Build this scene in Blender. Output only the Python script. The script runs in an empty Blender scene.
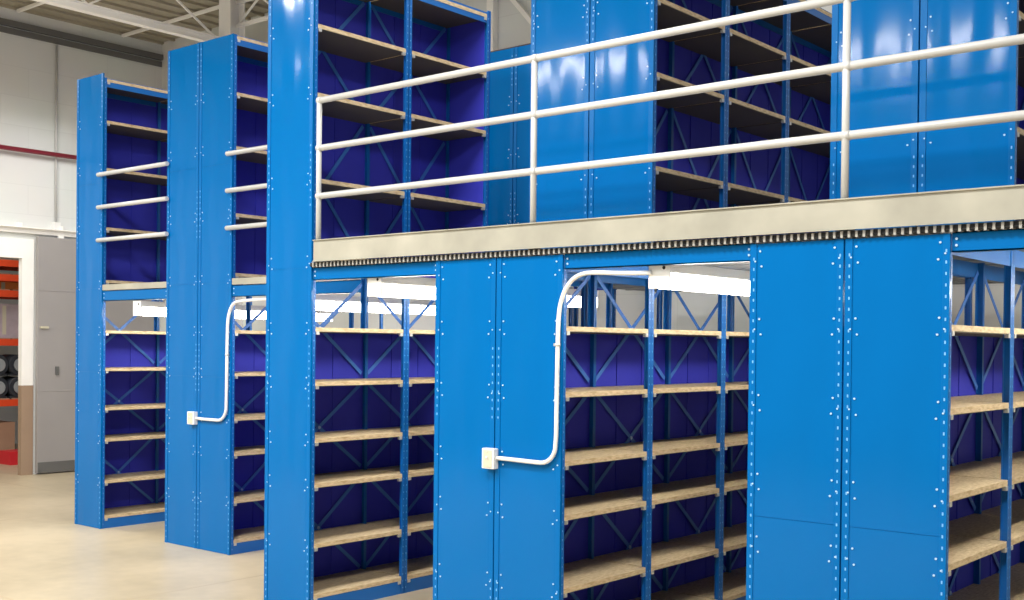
import bpy, bmesh, math, random
from mathutils import Vector, Matrix
random.seed(7)
S = bpy.context.scene
COL = S.collection

# ------------------------------------------------------------------ materials
def srgb(r, g, b):
    f = lambda c: (c/255/12.92) if c/255 <= .04045 else ((c/255+.055)/1.055)**2.4
    return (f(r), f(g), f(b), 1)

def new_mat(name):
    m = bpy.data.materials.new(name); m.use_nodes = True
    nt = m.node_tree; b = nt.nodes['Principled BSDF']
    return m, nt, b

def mottled(name, col, rough=.5, amount=.12, scale=3.0, metal=0.0, bump=0.0, bump_scale=(1, 1, 1), bscale=4.0, dist=.02, spec=.5):
    """one paint colour with a gentle mottling, optional soft dents"""
    m, nt, b = new_mat(name)
    tc = nt.nodes.new('ShaderNodeTexCoord')
    nz = nt.nodes.new('ShaderNodeTexNoise'); nz.inputs['Scale'].default_value = scale; nz.inputs['Detail'].default_value = 4
    nt.links.new(tc.outputs['Object'], nz.inputs['Vector'])
    mx = nt.nodes.new('ShaderNodeMix'); mx.data_type = 'RGBA'
    c = Vector(col[:3])
    mx.inputs['A'].default_value = (*(c*(1-amount)), 1); mx.inputs['B'].default_value = (*(c*(1+amount)), 1)
    nt.links.new(nz.outputs['Fac'], mx.inputs['Factor'])
    nt.links.new(mx.outputs['Result'], b.inputs['Base Color'])
    b.inputs['Roughness'].default_value = rough; b.inputs['Metallic'].default_value = metal
    b.inputs['Specular IOR Level'].default_value = spec
    if bump:
        mp = nt.nodes.new('ShaderNodeMapping'); mp.inputs['Scale'].default_value = bump_scale
        n2 = nt.nodes.new('ShaderNodeTexNoise'); n2.inputs['Scale'].default_value = bscale; n2.inputs['Detail'].default_value = 1.0
        bp = nt.nodes.new('ShaderNodeBump'); bp.inputs['Strength'].default_value = bump; bp.inputs['Distance'].default_value = dist
        nt.links.new(tc.outputs['Object'], mp.inputs['Vector']); nt.links.new(mp.outputs['Vector'], n2.inputs['Vector'])
        nt.links.new(n2.outputs['Fac'], bp.inputs['Height']); nt.links.new(bp.outputs['Normal'], b.inputs['Normal'])
    return m

def emit(name, col, strength):
    m, nt, b = new_mat(name)
    b.inputs['Base Color'].default_value = col
    b.inputs['Emission Color'].default_value = col; b.inputs['Emission Strength'].default_value = strength
    b.inputs['Roughness'].default_value = .4
    return m

BLUE = (0.0, .125, .39, 1)
M = {}
M['blue'] = mottled('blue_enamel', BLUE, rough=.3, amount=.05, scale=2.0, spec=.12)
M['panel'] = mottled('blue_panel_enamel', BLUE, rough=.11, amount=.04, scale=2.0, spec=.16, bump=.55, bump_scale=(2.6, 2.6, .55), bscale=1.5, dist=.035)
M['back'] = mottled('indigo_back_sheet', (.044, .05, .53, 1), rough=.6, spec=.2, amount=.06)  # the blue paint with the compartments' shade put into its colour
M['post'] = mottled('blue_post_enamel', (.004, .13, .46, 1), rough=.35, amount=.05)
M['brace'] = mottled('blue_brace_enamel', (.05, .19, .62, 1), rough=.4, amount=.05)
M['hole'] = mottled('bright_punched_hole', (.16, .42, .78, 1), rough=.5, amount=.05)  # pale blue painted in for light coming through the punched holes
M['bolt'] = mottled('zinc_bolt', (.42, .60, .80, 1), rough=.35, amount=.1)
M['zinc'] = mottled('zinc_steel', (.62, .62, .60, 1), rough=.38, amount=.12, scale=9, metal=.55)
M['white_steel'] = mottled('white_enamel', (.82, .82, .80, 1), rough=.35, amount=.04)
M['rail'] = mottled('pale_rail_paint', (.53, .53, .515, 1), rough=.35, amount=.06, scale=8)
M['fascia'] = mottled('weathered_galvanised_channel', (.37, .355, .29, 1), rough=.4, amount=.38, scale=3.4, metal=.1)
M['grate'] = mottled('galvanised_grating', (.36, .35, .32, 1), rough=.5, amount=.15, metal=.1)
M['deckpan'] = mottled('dull_deck_steel', (.30, .32, .35, 1), rough=.6, amount=.1)
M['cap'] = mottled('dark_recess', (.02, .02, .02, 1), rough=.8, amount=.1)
M['tube'] = emit('fluorescent_glow', (1.0, .95, .84, 1), 26.0)
M['ivory'] = mottled('ivory_plastic', (.60, .56, .42, 1), rough=.5, amount=.06)
M['redpipe'] = mottled('maroon_pipe_paint', srgb(135, 30, 50), rough=.4, amount=.1)
M['orange'] = mottled('orange_rack_paint', srgb(225, 75, 35), rough=.4, amount=.1)
M['tray'] = mottled('dark_steel_tray', (.075, .07, .06, 1), rough=.6, amount=.15)  # shade under the shelves put into a dark colour
M['dark'] = mottled('charcoal_plastic', (.03, .035, .045, 1), rough=.5, amount=.2)
M['greyitem'] = mottled('grey_casting', (.30, .32, .33, 1), rough=.5, amount=.2, scale=8)
M['carton'] = mottled('brown_cardboard', srgb(165, 130, 105), rough=.8, amount=.12, scale=6)
M['wrap'] = mottled('milky_stretch_wrap', srgb(185, 172, 180), rough=.3, amount=.25, scale=7)
M['redcrate'] = mottled('red_plastic', srgb(205, 40, 50), rough=.4, amount=.1)
M['doorgrey'] = mottled('grey_door_sheet', srgb(156, 152, 150), rough=.6, amount=.10, scale=1.4)
M['doorkick'] = mottled('dark_grey_kick_band', srgb(100, 100, 98), rough=.6, amount=.12, scale=2)
M['jambbrown'] = mottled('tan_jamb_paint', srgb(160, 135, 112), rough=.7, amount=.1)
M['roof'] = mottled('roof_deck_paint', srgb(165, 158, 140), rough=.8, amount=.2, scale=1.2)
M['roofsteel'] = mottled('cream_roof_steel', srgb(248, 246, 240), rough=.6, amount=.08)
M['browntrim'] = mottled('brown_timber', srgb(105, 85, 68), rough=.8, amount=.2)

def wood():
    m, nt, b = new_mat('particleboard')
    tc = nt.nodes.new('ShaderNodeTexCoord')
    mp = nt.nodes.new('ShaderNodeMapping'); mp.inputs['Scale'].default_value = (14, 3, 14)
    nz = nt.nodes.new('ShaderNodeTexNoise'); nz.inputs['Scale'].default_value = 6; nz.inputs['Detail'].default_value = 5
    cr = nt.nodes.new('ShaderNodeValToRGB')
    cr.color_ramp.elements[0].color = srgb(186, 160, 120); cr.color_ramp.elements[0].position = .3
    cr.color_ramp.elements[1].color = srgb(226, 206, 170); cr.color_ramp.elements[1].position = .7
    nt.links.new(tc.outputs['Object'], mp.inputs['Vector']); nt.links.new(mp.outputs['Vector'], nz.inputs['Vector'])
    nt.links.new(nz.outputs['Fac'], cr.inputs['Fac']); nt.links.new(cr.outputs['Color'], b.inputs['Base Color'])
    b.inputs['Roughness'].default_value = .6
    return m
M['board'] = wood()

def floor_mat():
    m, nt, b = new_mat('sealed_concrete')
    tc = nt.nodes.new('ShaderNodeTexCoord')
    n1 = nt.nodes.new('ShaderNodeTexNoise'); n1.inputs['Scale'].default_value = .55; n1.inputs['Detail'].default_value = 8
    n2 = nt.nodes.new('ShaderNodeTexNoise'); n2.inputs['Scale'].default_value = 7; n2.inputs['Detail'].default_value = 6
    ad = nt.nodes.new('ShaderNodeMath'); ad.operation = 'MULTIPLY_ADD'; ad.inputs[1].default_value = .3
    cr = nt.nodes.new('ShaderNodeValToRGB')
    cr.color_ramp.elements[0].color = srgb(164, 151, 124); cr.color_ramp.elements[0].position = .45
    cr.color_ramp.elements[1].color = srgb(194, 179, 150); cr.color_ramp.elements[1].position = .8
    br = nt.nodes.new('ShaderNodeTexBrick')
    br.inputs['Scale'].default_value = 1; br.inputs['Brick Width'].default_value = 4.2; br.inputs['Row Height'].default_value = 3.3
    br.inputs['Mortar Size'].default_value = .012; br.offset = 0
    mp = nt.nodes.new('ShaderNodeMapping'); mp.inputs['Location'].default_value = (1.3, 1.15, 0)
    mx = nt.nodes.new('ShaderNodeMix'); mx.data_type = 'RGBA'; mx.inputs['B'].default_value = srgb(172, 155, 125)
    for n in (n1, n2): nt.links.new(tc.outputs['Object'], n.inputs['Vector'])
    nt.links.new(n2.outputs['Fac'], ad.inputs[0]); nt.links.new(n1.outputs['Fac'], ad.inputs[2])
    nt.links.new(ad.outputs[0], cr.inputs['Fac'])
    nt.links.new(tc.outputs['Object'], mp.inputs['Vector']); nt.links.new(mp.outputs['Vector'], br.inputs['Vector'])
    nt.links.new(cr.outputs['Color'], mx.inputs['A']); nt.links.new(br.outputs['Fac'], mx.inputs['Factor'])
    nt.links.new(mx.outputs['Result'], b.inputs['Base Color'])
    b.inputs['Roughness'].default_value = .35
    return m
M['floor'] = floor_mat()

def block_mat():
    m, nt, b = new_mat('painted_block_wall')
    tc = nt.nodes.new('ShaderNodeTexCoord')
    sp = nt.nodes.new('ShaderNodeSeparateXYZ'); cb = nt.nodes.new('ShaderNodeCombineXYZ')
    sm = nt.nodes.new('ShaderNodeMath'); sm.operation = 'ADD'
    nt.links.new(tc.outputs['Object'], sp.inputs[0])
    nt.links.new(sp.outputs['X'], sm.inputs[0]); nt.links.new(sp.outputs['Y'], sm.inputs[1])
    nt.links.new(sm.outputs[0], cb.inputs['X']); nt.links.new(sp.outputs['Z'], cb.inputs['Y'])
    br = nt.nodes.new('ShaderNodeTexBrick')
    br.inputs['Scale'].default_value = 1; br.inputs['Brick Width'].default_value = .8; br.inputs['Row Height'].default_value = .4
    br.inputs['Mortar Size'].default_value = .008; br.inputs['Mortar Smooth'].default_value = .6
    br.inputs['Color1'].default_value = srgb(226, 228, 224); br.inputs['Color2'].default_value = srgb(221, 223, 219)
    br.inputs['Mortar'].default_value = srgb(217, 219, 215)
    nt.links.new(cb.outputs[0], br.inputs['Vector'])
    nz = nt.nodes.new('ShaderNodeTexNoise'); nz.inputs['Scale'].default_value = 1.1; nz.inputs['Detail'].default_value = 6
    nt.links.new(tc.outputs['Object'], nz.inputs['Vector'])
    mx = nt.nodes.new('ShaderNodeMix'); mx.data_type = 'RGBA'; mx.blend_type = 'MULTIPLY'; mx.inputs['Factor'].default_value = .12
    nt.links.new(br.outputs['Color'], mx.inputs['A']); nt.links.new(nz.outputs['Color'], mx.inputs['B'])
    nt.links.new(mx.outputs['Result'], b.inputs['Base Color'])
    b.inputs['Roughness'].default_value = .75
    return m
M['block'] = block_mat()

# ------------------------------------------------------------------ mesh builder
class MB:
    def __init__(self): self.bm = bmesh.new(); self.mats = []
    def _mi(self, m):
        if m not in self.mats: self.mats.append(m)
        return self.mats.index(m)
    def hexa(self, pts, m):
        vs = [self.bm.verts.new(p) for p in pts]; mi = self._mi(m)
        for f in ((3, 2, 1, 0), (4, 5, 6, 7), (0, 1, 5, 4), (1, 2, 6, 5), (2, 3, 7, 6), (3, 0, 4, 7)):
            self.bm.faces.new([vs[i] for i in f]).material_index = mi
    def box(self, x0, x1, y0, y1, z0, z1, m):
        if x1 < x0: x0, x1 = x1, x0
        if y1 < y0: y0, y1 = y1, y0
        if z1 < z0: z0, z1 = z1, z0
        self.hexa([(x0, y0, z0), (x1, y0, z0), (x1, y1, z0), (x0, y1, z0), (x0, y0, z1), (x1, y0, z1), (x1, y1, z1), (x0, y1, z1)], m)
    def bar(self, a, b, w, t, m, up=(0, 0, 1)):
        """rectangular bar from a to b, width w across `up`, thickness t along it"""
        a, b = Vector(a), Vector(b); d = (b-a).normalized(); s = d.cross(Vector(up)).normalized(); u = s.cross(d)
        q = [(-w/2, -t/2), (w/2, -t/2), (w/2, t/2), (-w/2, t/2)]
        self.hexa([a+s*i+u*j for i, j in q]+[b+s*i+u*j for i, j in q], m)
        self.bm.normal_update()
    def tube(self, pts, r, m, n=12, caps=True):
        pts = [Vector(p) for p in pts]; mi = self._mi(m); rings = []
        t0 = (pts[1]-pts[0]).normalized(); ref = Vector((0, 0, 1)) if abs(t0.z) < .9 else Vector((1, 0, 0))
        u = t0.cross(ref).normalized()
        for i, p in enumerate(pts):
            t = ((pts[min(i+1, len(pts)-1)]-p).normalized()+(p-pts[max(i-1, 0)]).normalized()).normalized()
            u = (u-t*u.dot(t)).normalized(); v = t.cross(u)
            rings.append([self.bm.verts.new(p+r*(math.cos(a)*u+math.sin(a)*v)) for a in [2*math.pi*k/n for k in range(n)]])
        for A, B in zip(rings, rings[1:]):
            for k in range(n):
                f = self.bm.faces.new((A[k], A[(k+1) % n], B[(k+1) % n], B[k])); f.material_index = mi; f.smooth = True
        if caps:
            self.bm.faces.new(rings[0][::-1]).material_index = mi; self.bm.faces.new(rings[-1]).material_index = mi
    def disc(self, c, r, h, axis, m, n=8):
        """short stud at c pointing along axis"""
        c = Vector(c); self.tube([c, c+Vector(axis)*h], r, m, n)
    def mesh(self, name, bevel=0):
        bmesh.ops.recalc_face_normals(self.bm, faces=self.bm.faces[:])
        me = bpy.data.meshes.new(name); self.bm.to_mesh(me); self.bm.free()
        for m in self.mats: me.materials.append(m)
        return me
    def build(self, name, parent=None, bevel=0):
        o = link(name, self.mesh(name), parent)
        if bevel:
            bv = o.modifiers.new('bevel', 'BEVEL'); bv.width = bevel; bv.segments = 2; bv.limit_method = 'ANGLE'
        return o

def link(name, me, parent=None, loc=None):
    o = bpy.data.objects.new(name, me); COL.objects.link(o)
    if parent: o.parent = parent
    if loc: o.location = loc
    return o
def tag(o, label, cat, group=None, kind=None):
    o['label'] = label; o['category'] = cat
    if group: o['group'] = group
    if kind: o['kind'] = kind
    return o
def thing(name, label, cat, loc=(0, 0, 0), group=None, rz=0):
    o = bpy.data.objects.new(name, None); COL.objects.link(o); o.location = loc; o.rotation_euler = (0, 0, rz)
    o.empty_display_size = .1
    return tag(o, label, cat, group)
def struct(o, label=None):
    o['kind'] = 'structure'
    if label: o['label'] = label
    return o
def arc(c, r, a0, a1, ux, uy, n=8):
    c, ux, uy = Vector(c), Vector(ux), Vector(uy)
    return [c+r*(math.cos(a0+(a1-a0)*i/n)*ux+math.sin(a0+(a1-a0)*i/n)*uy) for i in range(n+1)]

# ------------------------------------------------------------------ plan of the hall (metres; x along the row ends, y into the aisles)
BAY, DEP = .914, .466
HANG = .0134                              # end panels meet over the small gap between back to back bays
Q = .99                                  # line of the row ends set back from the mezzanine edge
A0, A1 = 1.180, 2.138                    # the double row with the switch box
B0, B1 = 3.318, 4.276                    # the double row right of the long light
R1R, R1L = -2.205, -3.163                 # freestanding tall double row
R0R, R0L = -4.28, -4.73                  # tall single row by the wall
WX, BY = -9.187, 4.9                     # left wall, back wall
DECK0, DECK1 = 2.376, 2.406
ROOF = 6.4
GX = -6.5                                # line of the roof girder
LOW = [.125, .475, .89, 1.20, 1.59, 1.965]
UPR = [2.464, 2.985, 3.571, 4.04, 4.50]

# ------------------------------------------------------------------ shelving bays (local frame: front face at x=0, body towards -x, y from 0 to BAY)
cache = {}
def shared(key, fn):
    if key not in cache: cache[key] = fn()
    return cache[key]

def post_mesh(z0, z1, front, near):
    """punched angle post: a wide leg in the bay's face and a leg running back"""
    mb = MB(); w, d, t = .030, .040, .003
    x = 0 if front else -DEP
    y = 0 if near else BAY
    sx, sy = (-1 if front else 1), (1 if near else -1)
    mb.box(x, x+sx*t, y, y+sy*w, z0, z1, M['post']); mb.box(x, x+sx*d, y, y+sy*t, z0, z1, M['post'])
    mb.box(x+sx*d, x+sx*(d-t), y, y+sy*.014, z0, z1, M['post'])
    if front:
        z = z0+.04
        while z < z1-.04:
            mb.box(x, x+.0008, y+sy*.013, y+sy*.018, z, z+.010, M['hole']); z += .0508
    return mb.mesh('post')

def shelf_mesh(th=.028):
    mb = MB()
    mb.box(-DEP+.006, -.002, .008, BAY-.008, -th, 0, M['board'])
    mb.box(-DEP+.008, -.006, .012, BAY-.012, -th-.004, -th, M['tray'])  # added dark sheet that carries the painted underside shade
    for yy in (.036, BAY-.064):                                   # the little zinc clips at the front corners
        mb.box(-.018, .002, yy, yy+.028, -th-.022, -th, M['zinc'])
    return mb.mesh('shelf')

def brace_mesh(h):
    mb = MB(); x = -DEP+.016
    mb.bar((x, .035, .02), (x, BAY-.035, h-.02), .003, .028, M['brace'])
    mb.bar((x+.004, BAY-.035, .02), (x+.004, .035, h-.02), .003, .028, M['brace'])
    mb.disc((x+.006, BAY/2, h/2), .012, .006, (1, 0, 0), M['bolt'])
    return mb.mesh('cross_brace')

def endpanel_mesh(z0, z1, joints, levels, sparse=False):
    """sheet steel end panel on the bay's near side (local y<0), with post flanges, punched slots and bolts"""
    mb = MB(); t = .012
    cuts = [z0]+[j for j in joints if z0 < j < z1]+[z1]
    for a, b in zip(cuts, cuts[1:]):
        mb.box(-DEP-HANG, .004, -t, 0, a+.0012, b-.0012, M['panel'])
    mb.box(-DEP, 0, -t+.003, -.001, z0+.01, z1-.01, M['blue'])
    for xa, xb, xs in ((-.028, .004, -.012), (-DEP-HANG, -DEP+.022, -DEP+.008)):
        mb.box(xa, xb, -t-.004, -t+.001, z0, z1, M['blue'])
        z = z0+.05
        k = 0
        while z < z1-.05:
            if not sparse or (k//9) % 3 == 0:
                mb.box(xs-.0035, xs+.0035, -t-.0048, -t-.004, z, z+.014, M['hole'])
            z += .0508; k += 1
    for lv in levels:
        for dz, dx in ((-.045, .048), (.03, .040)):
            for x in (-dx, -DEP+dx):
                mb.disc((x, -t, lv+dz), .0052, .004, (0, -1, 0), M['bolt'])
        for x in (-.016, -DEP+.016):
            mb.disc((x, -t-.004, lv-.02), .0045, .003, (0, -1, 0), M['bolt'])
    return mb.mesh('end_panel')

def bay(label, group, loc, facing, spans, shelves, backs, panel=None, far=False, kick=True, top_tie=None, braces=(), first_z=0, sparse=False):
    """one shelving bay.  facing +1 opens towards +x, -1 towards -x"""
    rz = 0 if facing > 0 else math.pi
    o = thing('shelving_bay', label, 'shelving', loc, group, rz)
    z0, z1 = spans
    near_is_local_near = facing > 0
    for front in (True, False):
        for near in (True, False):
            link('post', shared(('post', z0, z1, front, near), lambda: post_mesh(z0, z1, front, near)), o)
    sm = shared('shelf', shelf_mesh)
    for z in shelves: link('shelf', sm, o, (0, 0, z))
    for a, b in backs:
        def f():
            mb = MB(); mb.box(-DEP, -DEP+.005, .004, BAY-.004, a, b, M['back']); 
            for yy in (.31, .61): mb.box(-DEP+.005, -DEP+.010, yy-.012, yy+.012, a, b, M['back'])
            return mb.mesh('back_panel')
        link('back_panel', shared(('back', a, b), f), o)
    for a, b in braces: link('cross_brace', shared(('br', round(b-a, 3)), lambda: brace_mesh(b-a)), o, (0, 0, a))
    if kick:
        def f():
            mb = MB(); mb.box(-.012, -.004, .03, BAY-.03, .0, LOW[0]-.024, M['post']); return mb.mesh('kick_plate')
        link('kick_plate', shared('kick', f), o)
    if top_tie:
        def f():
            mb = MB(); mb.box(-.004, .002, .03, BAY-.03, top_tie-.09, top_tie-.004, M['post'])
            return mb.mesh('top_tie')
        for xx in (-.006, -DEP+.010): link('top_tie', shared(('tie', top_tie), f), o, (xx, 0, 0))
    if far:
        def f():
            mb = MB(); za = max(z0, 2.38); mb.box(-DEP, 0, 0, .003, za+.004, z1-.004, M['back']); mb.box(-DEP-.004, .002, .003, .012, za, z1, M['panel']); return mb.mesh('end_panel')  # inner face painted navy for interior shade, outer face plain panel blue
        me = shared(('far', z0, z1), f)
        if facing > 0: link('end_panel', me, o, (0, BAY, 0))
        else: link('end_panel', me, o, (-DEP, 0, 0)).rotation_euler = (0, 0, math.pi)
    if panel:
        pz0, pz1, joints, levels = panel
        me = shared(('panel', pz0, pz1, tuple(joints), tuple(levels), sparse), lambda: endpanel_mesh(pz0, pz1, joints, levels, sparse))
        if facing > 0: link('end_panel', me, o)
        else:
            e = link('end_panel', me, o, (-DEP, BAY, 0)); e.rotation_euler = (0, 0, math.pi)
    return o

# X braces span two compartments: the V in the open top compartment starts a new pair
BR_A = [(.125, .86), (.90, 1.57), (1.61, 2.33)]
LOWBACK = [(.10, 1.94)]
ordn = ['front', 'second', 'third', 'fourth']

def lower_row(x, facing, n, who, group, panel, sparse=False):
    for i in range(n):
        y = i*BAY if facing > 0 else (i+1)*BAY
        side = 'right-facing' if facing > 0 else 'left-facing'
        bay('%s lower blue shelving bay %s' % (ordn[i], who), group, (x, y, 0), facing, (0, DECK0-.01), LOW,
            LOWBACK if facing > 0 else [], panel if i == 0 else None, top_tie=DECK0-.01, braces=BR_A if facing > 0 else (), sparse=sparse)

def upper_row(x, facing, i0, n, who, group, panel, backs=True):
    for i in range(n):
        y = (i0+i)*BAY if facing > 0 else (i0+i+1)*BAY
        bay('%s upper blue shelving bay %s' % (ordn[i], who), group, (x, y, 0), facing, (DECK1+.004, 4.52), UPR,
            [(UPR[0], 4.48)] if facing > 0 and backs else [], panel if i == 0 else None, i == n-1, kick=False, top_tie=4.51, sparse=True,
            braces=[(2.46, 3.54), (3.56, 4.48)] if facing > 0 else ())

PLA = (0, DECK0-.008, [], LOW[1:]+[2.30])
PL = (0, DECK0-.008, [1.02], LOW[1:]+[2.30])
PU = (DECK1+.004, 4.52, [], UPR[1:-1]+[2.52])
PT = (0, 4.50, [1.55, 2.38, 3.42], LOW[1:]+UPR[1:-1]+[2.42])
PC = (0, 4.54, [2.37], LOW[1:]+UPR[1:-1]+[2.42])

# row C: full height single row at the left end of the guardrail
for i in range(2):
    bay(['tall blue bay with navy back rising past left end of guardrail, at its front post',
         'tall navy-backed bay behind the front one, at left end of guardrail'][i], 'bays of the tall single row beside the guardrail',
        (0, i*BAY, 0), 1, (0, 4.53), LOW+UPR, LOWBACK+[(2.40, 4.50)], PC if i == 0 else None, i == 1, top_tie=4.52,
        braces=BR_A+[(2.46, 3.54), (3.56, 4.48)], sparse=True)
# row A and row B below and above the deck
lower_row(A1, 1, 4, 'opening beside the curved conduit, under the longest lit lamp', 'bays opening onto the middle aisle', PLA, True)
lower_row(A0, -1, 2, 'behind the near switch box panel on its left half', 'bays backing onto the middle row', PLA, True)
lower_row(B1, 1, 3, 'at the right edge of the photo below the deck', 'bays at the right edge of the photo', PL)
lower_row(B0, -1, 2, 'behind left half of the dotted-seam panel', 'bays backing onto the right row', PL)
upper_row(A1, 1, 1, 4, 'above deck with open X braces, between two glossy end panels', 'open bays above the deck in the middle', PU)
upper_row(A0, -1, 1, 2, 'on left half of the glossy panel behind second guardrail post', 'bays backing onto the upper middle row', PU)
upper_row(B1, 1, 1, 2, 'above deck at the top right corner of the photo', 'upper bays at the right edge', PU)
upper_row(B0, -1, 1, 2, 'on left half of glossy panel behind the rightmost guardrail post', 'bays backing onto the upper right row', PU)
# freestanding tall rows to the left
def tall(x, facing, n, y0, labels, group, pan, sparse=True, top=4.50):
    for i in range(n):
        y = y0+i*BAY if facing > 0 else y0+(i+1)*BAY
        bay(labels[i], group, (x, y, 0), facing, (0, top), LOW+UPR[:-1]+[top-.01], (LOWBACK+[(2.40, top-.03)]) if facing > 0 else [],
            pan if i == 0 else None, i == n-1, top_tie=top, braces=BR_A if facing > 0 else (), sparse=sparse)
PT1 = (0, 4.54, [1.55, 2.38, 3.42], LOW[1:]+UPR[1:-1]+[2.42])
tall(R1R, 1, 2, Q, ['front tall bay right of the far switch box, behind its curved conduit', 'second tall bay behind the far curved conduit'],
     'bays of the tall double row', PT1, top=4.54)
tall(R1L, -1, 1, Q, ['tall bay behind left half of the far double end panel with switch box'], 'bays of the tall double row', PT1, top=4.54)
tall(R0R, 1, 2, Q, ['front tall bay of the leftmost blue row, nearest the concrete wall', 'second tall bay of the leftmost blue row'],
     'bays of the leftmost row', PT, top=4.46)
# row beyond the cross aisle, seen over the mezzanine
tall(0, 1, 1, 3*BAY, ['far blue bay beyond the cross aisle, right half of far end panel'], 'bays beyond the cross aisle', PT)
tall(-.958, -1, 1, 3*BAY, ['far blue bay beyond the cross aisle, left half of far end panel'], 'bays beyond the cross aisle', PT)

# ------------------------------------------------------------------ mezzanine deck, headers and guardrails
XR = 6.0
deck = thing('mezzanine_deck', 'long steel mezzanine deck with pale fascia channel carrying the upper shelving', 'deck', (0.006, 0, DECK0))
mb = MB()
mb.box(.058, XR, -.045, -.039, .031, .178, M['fascia']); mb.box(.058, XR, -.055, -.039, .172, .178, M['fascia']); mb.box(.058, XR, -.055, -.039, .031, .036, M['fascia'])
fo = mb.build('fascia_channel'); fo.location = (0, 0, DECK0); tag(fo, 'long pale weathered steel channel along the mezzanine edge, under the guardrail', 'edge channel')
mb = MB(); x = .03
while x < XR:
    mb.box(x, x+.012, -.036, .30, -.004, .027, M['grate']); x += .036
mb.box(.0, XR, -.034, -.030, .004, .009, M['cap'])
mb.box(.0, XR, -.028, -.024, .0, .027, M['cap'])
mb.build('grating_bars', deck)
mb = MB(); mb.box(0, XR, -.02, 4.4, .010, .030, M['deckpan'])
for k in range(11):
    mb.box(0, XR, .2+k*.4, .24+k*.4, .004, .010, M['deckpan'])
mb.build('deck_pan', deck)

def header(x0, x1, y, z0, z1, label, group):
    mb = MB(); mb.box(x0, x1, y, y+.006, z0, z1, M['blue']); mb.box(x0, x1, y, y+.045, z0, z0+.006, M['blue'])
    mb.box(x0, x1, y, y+.045, z1-.006, z1, M['blue'])
    for xx in (x0+.02, x1-.02):
        for zz in (z0+.03, z1-.03): mb.disc((xx, y, zz), .006, .004, (0, -1, 0), M['bolt'])
    o = mb.build('header_beam'); return tag(o, label, 'beam', group)
HZ = (2.285, DECK0-.002)
header(.005, A0-.008, .002, *HZ, 'blue header beam over the aisle with the shorter lit lamp', 'header beams under the deck edge')
header(A1+.006, B0-.008, .002, *HZ, 'blue header beam above the longest lamp, below the fascia channel', 'header beams under the deck edge')
header(B1+.006, XR, .002, *HZ, 'blue header beam at the right edge over the rightmost aisle', 'header beams under the deck edge')

RZ = [3.496, 3.175, 2.851]
def rails(label, posts, x0, x1, y, base, r=.021, loop_end=True, rz=RZ):
    o = thing('guardrail', label, 'guardrail', (x0, y, base), 'pale pipe guardrails')
    for i, z in enumerate(rz):
        mb = MB()
        mb.tube([(0, 0, z-base), (x1-x0, 0, z-base)], r, M['rail'], 14)
        if i == 0 and posts:
            pass
        mb.build('rail', o)
    for px in posts:
        mb = MB(); mb.tube([(px-x0, 0, 0), (px-x0, 0, rz[0]-base)], r*.86, M['rail'], 14)
        mb.box(px-x0-.04, px-x0+.04, -.012, .03, 0, .008, M['rail'])
        for z in rz: mb.tube([(px-x0-.012, 0, z-base), (px-x0+.024, 0, z-base)], r+.0025, M['rail'], 14)
        mb.build('rail_post', o)
    return o
rails('long pale three-rail pipe guardrail along the mezzanine edge', [.078, 1.930, 3.792, 5.655], .066, XR, -.020, 2.408)
rails('short three-rail guardrail between the two leftmost tall rows', [], R0R-.03, R1L+.03, Q-.045, 2.8)
rails('short three-rail guardrail right of the far switch box row, reaching behind front post', [], R1R-.03, -.487, Q-.045, 2.8)

def side_deck(x0, x1, label):
    o = thing('catwalk_deck', label, 'deck', (x0, Q, 2.34), 'raised walkways between the tall rows')
    mb = MB(); mb.box(0, x1-x0, -.012, -.004, .02, .075, M['fascia']); mb.build('edge_angle', o)
    mb = MB(); mb.box(0, x1-x0, -.002, 1.70, .03, .055, M['deckpan']); mb.build('deck_pan', o)
side_deck(R0R+.008, R1L-.008, 'walkway deck between the two leftmost tall rows, above the farthest lamp')
side_deck(R1R+.008, -.47, 'walkway deck right of the far switch box row')
header(R0R+.008, R1L-.008, Q-.004, 2.255, 2.356, 'far blue header beam above the farthest lamp', 'header beams under the walkway decks')
header(R1R+.008, -.475, Q-.004, 2.255, 2.356, 'blue header beam above the far curved conduit', 'header beams under the walkway decks')

# ------------------------------------------------------------------ fluorescent strip lamps
def lamp(label, x, y, L, ztop=2.305, zhang=2.379):
    o = thing('strip_light', label, 'lamp', (x, y, ztop), 'fluorescent strip lights in the aisles')
    mb = MB(); mb.box(-.06, .06, .012, L-.012, -.06, 0, M['white_steel']); hs = mb.build('housing', o, .004)
    mb = MB()
    mb.bm.free(); mb = MB()
    prof = [(-.062, -.058), (.062, -.058), (.058, -.115), (.040, -.138), (-.040, -.138), (-.058, -.115)]
    ra = [mb.bm.verts.new((px, .014, pz)) for px, pz in prof]; rb = [mb.bm.verts.new((px, L-.014, pz)) for px, pz in prof]
    mi = mb._mi(M['tube'])
    for k in range(6): mb.bm.faces.new((ra[k], ra[(k+1) % 6], rb[(k+1) % 6], rb[k])).material_index = mi
    mb.bm.faces.new(ra).material_index = mi; mb.bm.faces.new(rb).material_index = mi
    mb.build('diffuser', o)
    for y0 in (0, L-.014):
        mb = MB(); mb.box(-.066, .066, y0, y0+.014, -.14, .002, M['white_steel'])
        if y0 == 0: mb.disc((.030, 0, -.030), .010, .0012, (0, -1, 0), M['cap'], 12)
        mb.build('end_cap', o, .003)
    for yy in (.3, L-.3):
        mb = MB(); mb.box(-.015, .015, yy, yy+.03, 0, zhang-ztop, M['zinc']); mb.build('hanger', hs)
    return o
lamp('longest white lit strip lamp, fed by the near curved conduit', 2.735, .05, 2.44)
lamp('lit strip lamp in the aisle right of the tall front post', .575, .03, 2.44)
lamp('far lit strip lamp between the two leftmost tall rows', -3.70, Q+.01, 2.44, 2.245, 2.368)
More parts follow.
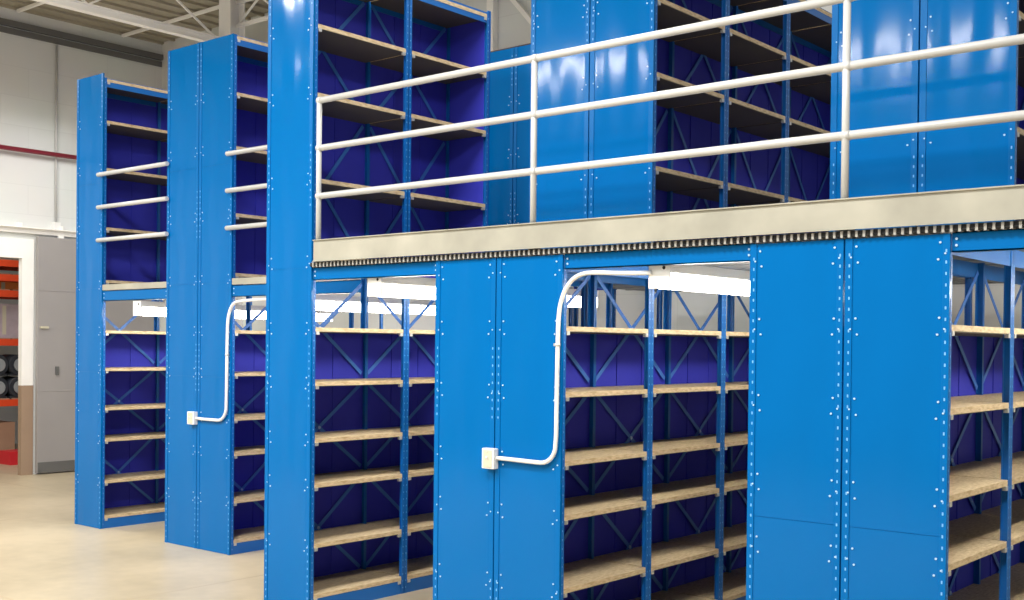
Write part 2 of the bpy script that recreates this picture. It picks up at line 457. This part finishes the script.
lamp('lit strip lamp in the aisle behind the far curved conduit', -1.55, Q+.06, 2.44, 2.28, 2.368)

lamp('lit strip lamp in the rightmost aisle, past the right edge of the widest panel', 4.83, .10, 2.44)
# switch boxes and conduits
def switch_box(label, x, y, z, w=.092, h=.120):
    o = thing('switch_box', label, 'switch', (x, y, z), 'white light switch boxes')
    mb = MB(); mb.box(-w/2, w/2, -.045, 0, -h/2, h/2, M['white_steel']); mb.build('box', o, .004)
    mb = MB(); mb.box(-w/2*.68, w/2*.68, -.049, -.045, -h/2*.84, h/2*.84, M['ivory'])
    for zz in (-.04, .04): mb.disc((0, -.049, zz), .004, .002, (0, -1, 0), M['zinc'])
    cv = mb.build('cover_plate', o, .002)
    mb = MB(); mb.hexa([(-.006, -.049, -.012), (.006, -.049, -.012), (.006, -.049, .012), (-.006, -.049, .012), (-.005, -.060, .004), (.005, -.060, .004), (.005, -.058, .016), (-.005, -.058, .016)], M['white_steel'])
    mb.build('toggle', cv)
    return o
PY = -.016
switch_box('near white switch box at the end of the curved conduit', 1.640, PY, 1.187)
switch_box('far white switch box on the tall double row', -2.725, Q+PY, 1.175, .10, .115)

def smooth(pts, n=10):
    """Catmull-Rom through pts"""
    P = [Vector(p) for p in pts]; P = [P[0]*2-P[1]]+P+[P[-1]*2-P[-2]]; out = []
    for a, b, c, d in zip(P, P[1:], P[2:], P[3:]):
        for i in range(n):
            t = i/n; out.append(.5*((2*b)+(c-a)*t+(2*a-5*b+4*c-d)*t*t+(3*b-a-3*c+d)*t**3))
    return out+[P[-2]]
def conduit(label, pts, r, clips):
    o = thing('conduit', label, 'conduit', pts[0], 'bent white conduits')
    b = Vector(pts[0]); mb = MB(); mb.tube([p-b for p in pts], r, M['white_steel'], 10); mb.build('pipe', o)
    for c in clips:
        c = Vector(c)-b; mb = MB()
        mb.tube([c+Vector((0, 0, -.009)), c+Vector((0, 0, .009))], r+.003, M['zinc'], 10)
        mb.box(c.x-.034, c.x-.008, c.y+.006, c.y+.016, c.z-.008, c.z+.008, M['zinc'])
        mb.build('strap', o)
cy = PY-.018
p = [Vector((1.657, cy, 1.192)), Vector((1.72, cy, 1.192)), Vector((1.95, cy, 1.188))]
p += arc((1.985, cy, 1.292), .104, -math.pi/2, 0, (1, 0, 0), (0, 0, 1))
p += smooth([(2.093, cy, 1.35), (2.097, cy, 1.8), (2.103, cy, 2.02), (2.128, cy, 2.13), (2.176, cy, 2.205), (2.24, cy+.004, 2.246), (2.33, cy+.015, 2.258), (2.50, .012, 2.252), (2.692, .049, 2.250)])
p = [q+Vector((.03*min(1, max(0, (2.6-q.x)/.35)), 0, 0)) for q in p]
conduit('near white conduit curving from switch box up to the longest lamp', p, .0125, [(2.127, cy, 1.86)])
p = [Vector((-2.725, Q+cy, 1.175)), Vector((-2.6, Q+cy, 1.172)), Vector((-2.42, Q+cy, 1.172))]
p += arc((-2.40, Q+cy, 1.292), .12, -math.pi/2, 0, (1, 0, 0), (0, 0, 1))
p += smooth([(-2.278, Q+cy, 1.40), (-2.272, Q+cy, 1.9), (-2.265, Q+cy, 2.04), (-2.235, Q+cy, 2.14), (-2.17, Q+cy, 2.20), (-2.05, Q+cy+.005, 2.215), (-1.85, Q+.01, 2.225), (-1.60, Q+.062, 2.235)])
p = [q+Vector((.045*min(1, max(0, (-1.7-q.x)/.4)), 0, 0)) for q in p]
conduit('far white conduit curving over the edge of the tall double row', p, .0135, [(-2.229, Q+cy, 1.75)])

# ------------------------------------------------------------------ the room
mb = MB(); mb.box(-16, 12, -14, BY+.3, -.1, 0, M['floor']); struct(mb.build('floor'))
OY0, OY1, OZ = .2, 2.70, 2.99            # doorway in the left wall
mb = MB()
mb.box(WX-.25, WX, -14, OY0, 0, ROOF, M['block']); mb.box(WX-.08, WX, OY1+.17, BY+.2, 0, ROOF, M['block'])
mb.box(WX-.08, WX, OY0, OY1+.17, OZ+.27, ROOF, M['block'])
struct(mb.build('wall_left'))
mb = MB(); mb.box(WX-.25, 12, BY, BY+.2, 0, ROOF, M['block']); struct(mb.build('wall_back'))
mb = MB(); mb.box(WX-.08, WX+.012, OY1, OY1+.17, 0, 1.24, M['jambbrown']); mb.box(WX-.08, WX+.012, OY1, OY1+.17, 1.24, OZ+.0, M['roofsteel'])
struct(mb.build('trim_1'))
mb = MB(); mb.box(WX-.08, WX+.014, OY0, OY1+.17, OZ, OZ+.27, M['roofsteel']); struct(mb.build('trim_2'))
mb = MB(); mb.box(WX+.02, WX+.035, -14, BY-.02, 6.02, 6.10, M['doorkick']); mb.box(WX-.1, WX+.06, -14, BY-.02, 6.12, 6.20, M['doorkick'])
struct(mb.build('trim_3'))

door = thing('sliding_door', 'large grey sliding door hanging beside the doorway on the concrete wall', 'door', (WX+.03, 0, 0))
mb = MB(); mb.box(0, .06, OY1+.19, 4.75, .02, 3.30, M['doorgrey'])
for zz in (1.15, 2.55): mb.box(.06, .064, OY1+.19, 4.75, zz, zz+.02, M['doorgrey'])
mb.build('door_leaf', door, .006)
mb = MB(); mb.box(.06, .068, OY1+.20, 4.74, .03, .17, M['doorkick']); mb.build('kick_band', door)
mb = MB(); mb.box(.06, .085, OY1+.22, OY1+.34, 2.03, 2.06, M['ivory']); mb.build('latch', door)
mb = MB(); mb.box(.06, .08, OY1+.45, OY1+.50, 1.38, 1.50, M['doorkick']); mb.build('pull_handle', door)
for yy in (3.2, 4.3):
    mb = MB(); mb.box(.015, .045, yy, yy+.08, 3.24, 3.334, M['roofsteel']); mb.build('hanger', door)
track = MB(); track.box(WX+.002, WX+.05, -.6, BY-.03, 3.335, 3.415, M['roofsteel']); track.box(WX+.05, WX+.11, -.6, BY-.03, 3.402, 3.415, M['roofsteel'])
for k in range(9): track.box(WX+.003, WX+.09, -.4+k*.6, -.34+k*.6, 3.415, 3.47, M['roofsteel'])
tag(track.build('door_track'), 'white sliding door track running along the concrete wall', 'track')
mb = MB(); mb.tube([(WX+.12, -13.9, 4.455), (WX+.12, BY-.05, 4.455)], .032, M['redpipe'], 14)
for k in range(6): mb.box(WX+.002, WX+.12, -6+k*2, -5.97+k*2, 4.44, 4.47, M['zinc'])
tag(mb.build('sprinkler_pipe'), 'dark red horizontal sprinkler pipe along the concrete wall', 'pipe')
mb = MB(); mb.tube([(WX+.03, 3.18, 3.50), (WX+.03, 3.18, 6.0)], .016, M['rail'], 10); mb.box(WX, WX+.08, 3.13, 3.23, 3.42, 3.52, M['white_steel'])
tag(mb.build('wall_conduit'), 'thin vertical conduit on the wall above the grey door', 'conduit')

# roof: deck, joists, truss girder, column
mb = MB(); mb.box(WX-.3, 12, -14, BY+.3, ROOF, ROOF+.1, M['roof'])
x = WX
while x < 12:
    mb.box(x, x+.05, -14, BY, ROOF-.035, ROOF, M['roof']); x += .3
struct(mb.build('ceiling'))
for k in range(8):
    y = 4.2-k*1.6
    mb = MB()
    for z in (ROOF-.07, ROOF-.38): mb.box(GX+.06, 11.5, y-.025, y+.025, z-.02, z+.02, M['roofsteel'])
    mb.box(WX+.05, GX+.06, y-.02, y+.02, ROOF-.075, ROOF-.036, M['roofsteel'])
    x = GX+.1; up = True
    while x < 11:
        mb.bar((x, y, ROOF-.37 if up else ROOF-.08), (x+.45, y, ROOF-.08 if up else ROOF-.37), .022, .022, M['roofsteel'], (0, 1, 0)); x += .45; up = not up
    struct(mb.build('trim_%d' % (10+k)), None)
mb = MB(); mb.box(GX-.055, GX+.055, -13, 4.0, 5.74, 5.752, M['roofsteel']); mb.box(GX-.012, GX+.012, -13, 4.0, 5.752, 5.825, M['roofsteel']); mb.box(GX-.055, GX+.055, -13, 4.0, 5.825, 5.837, M['roofsteel'])
y = 3.9
while y > -12:
    mb.bar((GX, y, 5.835), (GX, y-.9, ROOF-.02), .024, .024, M['roofsteel'], (1, 0, 0)); mb.bar((GX, y-.9, ROOF-.02), (GX, y-1.8, 5.835), .024, .024, M['roofsteel'], (1, 0, 0)); y -= 1.8
struct(mb.build('ceiling_girder'))
CX, CYY = -6.42, 4.12
mb = MB(); mb.box(CX-.12, CX+.12, CYY-.12, CYY-.10, 0, ROOF-.05, M['roofsteel']); mb.box(CX-.12, CX+.12, CYY+.10, CYY+.12, 0, ROOF-.05, M['roofsteel']); mb.box(CX-.012, CX+.012, CYY-.1, CYY+.1, 0, ROOF-.05, M['roofsteel'])
mb.box(CX-.16, CX+.16, CYY-.16, CYY+.16, 5.64, 5.69, M['roofsteel'])
struct(mb.build('column'), 'white steel column rising behind the tall double row')
mb = MB(); mb.tube(smooth([(-7.75, 4.6, 0), (-7.75, 4.6, 2.5), (-7.75, 4.6, 4.6), (-7.75, 4.6, 5.45), (-7.70, 4.6, 5.72), (-7.45, 4.6, 5.86), (-6.75, 4.55, 5.88)], 8), .07, M['roofsteel'], 14)
mb.tube([(-7.75, 4.6, 5.30), (-7.75, 4.6, 5.42)], .088, M['roofsteel'], 14)
tag(mb.build('drain_pipe'), 'white bent roof drain pipe left of the column', 'pipe')

# storage room seen through the doorway
mb = MB(); mb.box(-14.2, -14, -3, 8.2, 0, 4, M['block']); mb.box(-14, WX-.25, 8, 8.2, 0, 4, M['block']); mb.box(-14, WX-.25, -3.2, -3, 0, 4, M['block'])
struct(mb.build('wall_storage'))
mb = MB(); mb.box(-14.2, WX-.25, -3.2, 8.2, 4, 4.1, M['roof']); struct(mb.build('ceiling_storage'))
mb = MB(); mb.box(-16, WX-.25, BY+.3, 8.3, -.1, 0, M['floor']); struct(mb.build('floor_storage'))
rack = thing('pallet_rack', 'orange pallet rack standing inside the doorway', 'rack', (-11.9, 2.6, 0))
for yy in (0, 2.5):
    mb = MB()
    for xx in (0, .95):
        mb.box(xx-.04, xx+.04, yy-.04, yy+.04, 0, 3.6, M['orange']); mb.box(xx-.07, xx+.07, yy-.07, yy+.07, 0, .012, M['orange'])
    for k in range(5): mb.bar((0, yy, .3+k*.65), (.95, yy, .3+k*.65+(.5 if k % 2 else -.1)), .03, .03, M['orange'], (0, 1, 0))
    mb.build('upright_frame', rack)
for z in (.96, 1.88, 2.62, 2.86, 3.08):
    for xx in (0, .95):
        mb = MB(); mb.box(xx-.025, xx+.025, .04, 2.46, z-.10, z, M['orange']); mb.build('load_beam', rack)
    mb = MB()
    for k in range(9): mb.box(.03, .92, .10+k*.265, .32+k*.265, z, z+.018, M['carton'])
    mb.build('deck_board', rack)
def carton(label, x, y, z, w, d, h, m, name='carton', cat='box', group='goods on the orange rack'):
    mb = MB(); mb.box(x-d/2, x+d/2, y-w/2, y+w/2, z, z+h, m); mb.box(x+d/2, x+d/2+.002, y-.03, y+.03, z+h*.1, z+h*.95, M['ivory'])
    return tag(mb.build(name, None, .01), label, cat, group)
carton('milky wrapped load on the orange rack, above the grey castings', -11.45, 3.42, 1.898, .6, .7, .52, M['wrap'], 'wrapped_load', 'load')
carton('brown carton on the floor under the lowest orange beam', -11.45, 3.35, .0, .55, .6, .6, M['carton'])
carton('small red plastic crate on the floor under the orange rack', -10.72, 3.45, .0, .42, .36, .20, M['redcrate'], 'plastic_crate', 'crate')
carton('amber plastic bin on the orange rack just under its upper beam', -11.45, 3.45, 2.638, .5, .5, .12, mottled('amber_plastic', srgb(240, 140, 60), rough=.4, amount=.1), 'plastic_bin', 'bin')
for k, (yy, zz) in enumerate(((3.28, .978), (3.62, .978), (3.28, 1.32), (3.62, 1.32))):
    mb = MB(); c = Vector((-11.1, yy, zz+.165))
    mb.tube([c+Vector((-.35, 0, 0)), c+Vector((.10, 0, 0))], .16, M['dark'], 20); mb.tube([c+Vector((.10, 0, 0)), c+Vector((.13, 0, 0))], .10, M['greyitem'], 20)
    mb.box(c.x-.35, c.x+.08, yy-.15, yy+.15, zz, zz+.03, M['dark'])
    tag(mb.build('wheel_casting'), ['dark round casting on the orange rack, lower left of four', 'dark round casting on the orange rack, lower right of four', 'dark round casting on the orange rack, upper left of four', 'dark round casting on the orange rack, upper right of four'][k], 'casting', 'round castings on the orange rack')

# timber ledge and steel brace on the back wall over the far row
mb = MB(); mb.box(-4.2, .6, BY-.10, BY, 5.10, 5.20, M['browntrim']); struct(mb.build('trim_4'))
mb = MB(); mb.bar((-2.75, BY-.06, 6.3), (-1.75, BY-.06, 5.2), .05, .05, M['roofsteel'], (0, 1, 0)); mb.box(-2.62, -2.52, BY-.08, BY, 4.4, 6.35, M['roofsteel']); struct(mb.build('trim_5'))

# ------------------------------------------------------------------ light
w = bpy.data.worlds.new('World'); S.world = w; w.use_nodes = True
bg = w.node_tree.nodes['Background']; bg.inputs['Color'].default_value = (.97, .985, 1.0, 1); bg.inputs['Strength'].default_value = .52

def area(name, loc, size, power, rot=(0, 0, 0), col=(1, .985, .96)):
    d = bpy.data.lights.new(name, 'AREA'); d.shape = 'RECTANGLE'; d.size, d.size_y = size; d.energy = power; d.color = col
    o = bpy.data.objects.new(name, d); COL.objects.link(o); o.location = loc; o.rotation_euler = rot
    return o
# unseen ceiling lights, most added as fill for the rows, panels and walls
for x, y, z, sx, sy, p in ((-6.9, .15, 5.3, 1.4, .8, 200), (-4.0, -4.6, 5.2, 1.6, 1.0, 260), (-3.6, -3.3, 5.8, 1.3, .5, 420), (-2.2, -4.4, 5.2, 1.3, .5, 300), (1.6, -3.0, 6.0, 1.3, .5, 400),
                       (5.6, -3.4, 6.0, 1.3, .5, 460), (1.2, -6.0, 5.2, 1.3, .5, 330), (4.5, -8, 5.2, 1.3, .5, 300),
                       (-7.6, 3.0, 5.0, 1.2, .4, 40), (-3.4, 2.4, 6.1, 1.2, .4, 50), (1.6, 2.9, 6.1, 1.2, .4, 50), (4.6, 2.9, 6.1, 1.2, .4, 50), (.35, .7, 6.1, 1.2, .4, 110)):
    area('high_bay_lamp', (x, y, z), (sx, sy), p)
area('roof_uplight', (-4.4, .3, 5.0), (1.2, .5), 70, (math.pi, 0, 0))  # unseen upward fill added to brighten the roof steel
area('storage_lamp', (-10.2, 2.4, 3.9), (1.2, .6), 45)  # unseen fill light added to brighten the storage room

# ------------------------------------------------------------------ camera
cam = bpy.data.cameras.new('camera'); co = bpy.data.objects.new('camera', cam); COL.objects.link(co); S.camera = co
F = Vector((-0.64786949, 0.76166783, -0.01128004)); R = Vector((0.76160603, 0.6479641, 0.00993857)); U = Vector((-0.01487895, 0.00215205, 0.99988699))
co.matrix_world = Matrix(((R.x, U.x, -F.x, 6.05655), (R.y, U.y, -F.y, -5.22112), (R.z, U.z, -F.z, 1.85), (0, 0, 0, 1)))
cam.sensor_fit = 'HORIZONTAL'; cam.sensor_width = 36; cam.lens = 36*1156.4354/1024
cam.shift_x = 19.8961/1024; cam.shift_y = 58.92/1024; cam.clip_end = 200
vs = S.view_settings; vs.view_transform = 'Standard'; vs.look = 'None'; vs.exposure = -.5; vs.gamma = 1; vs.use_curve_mapping = False
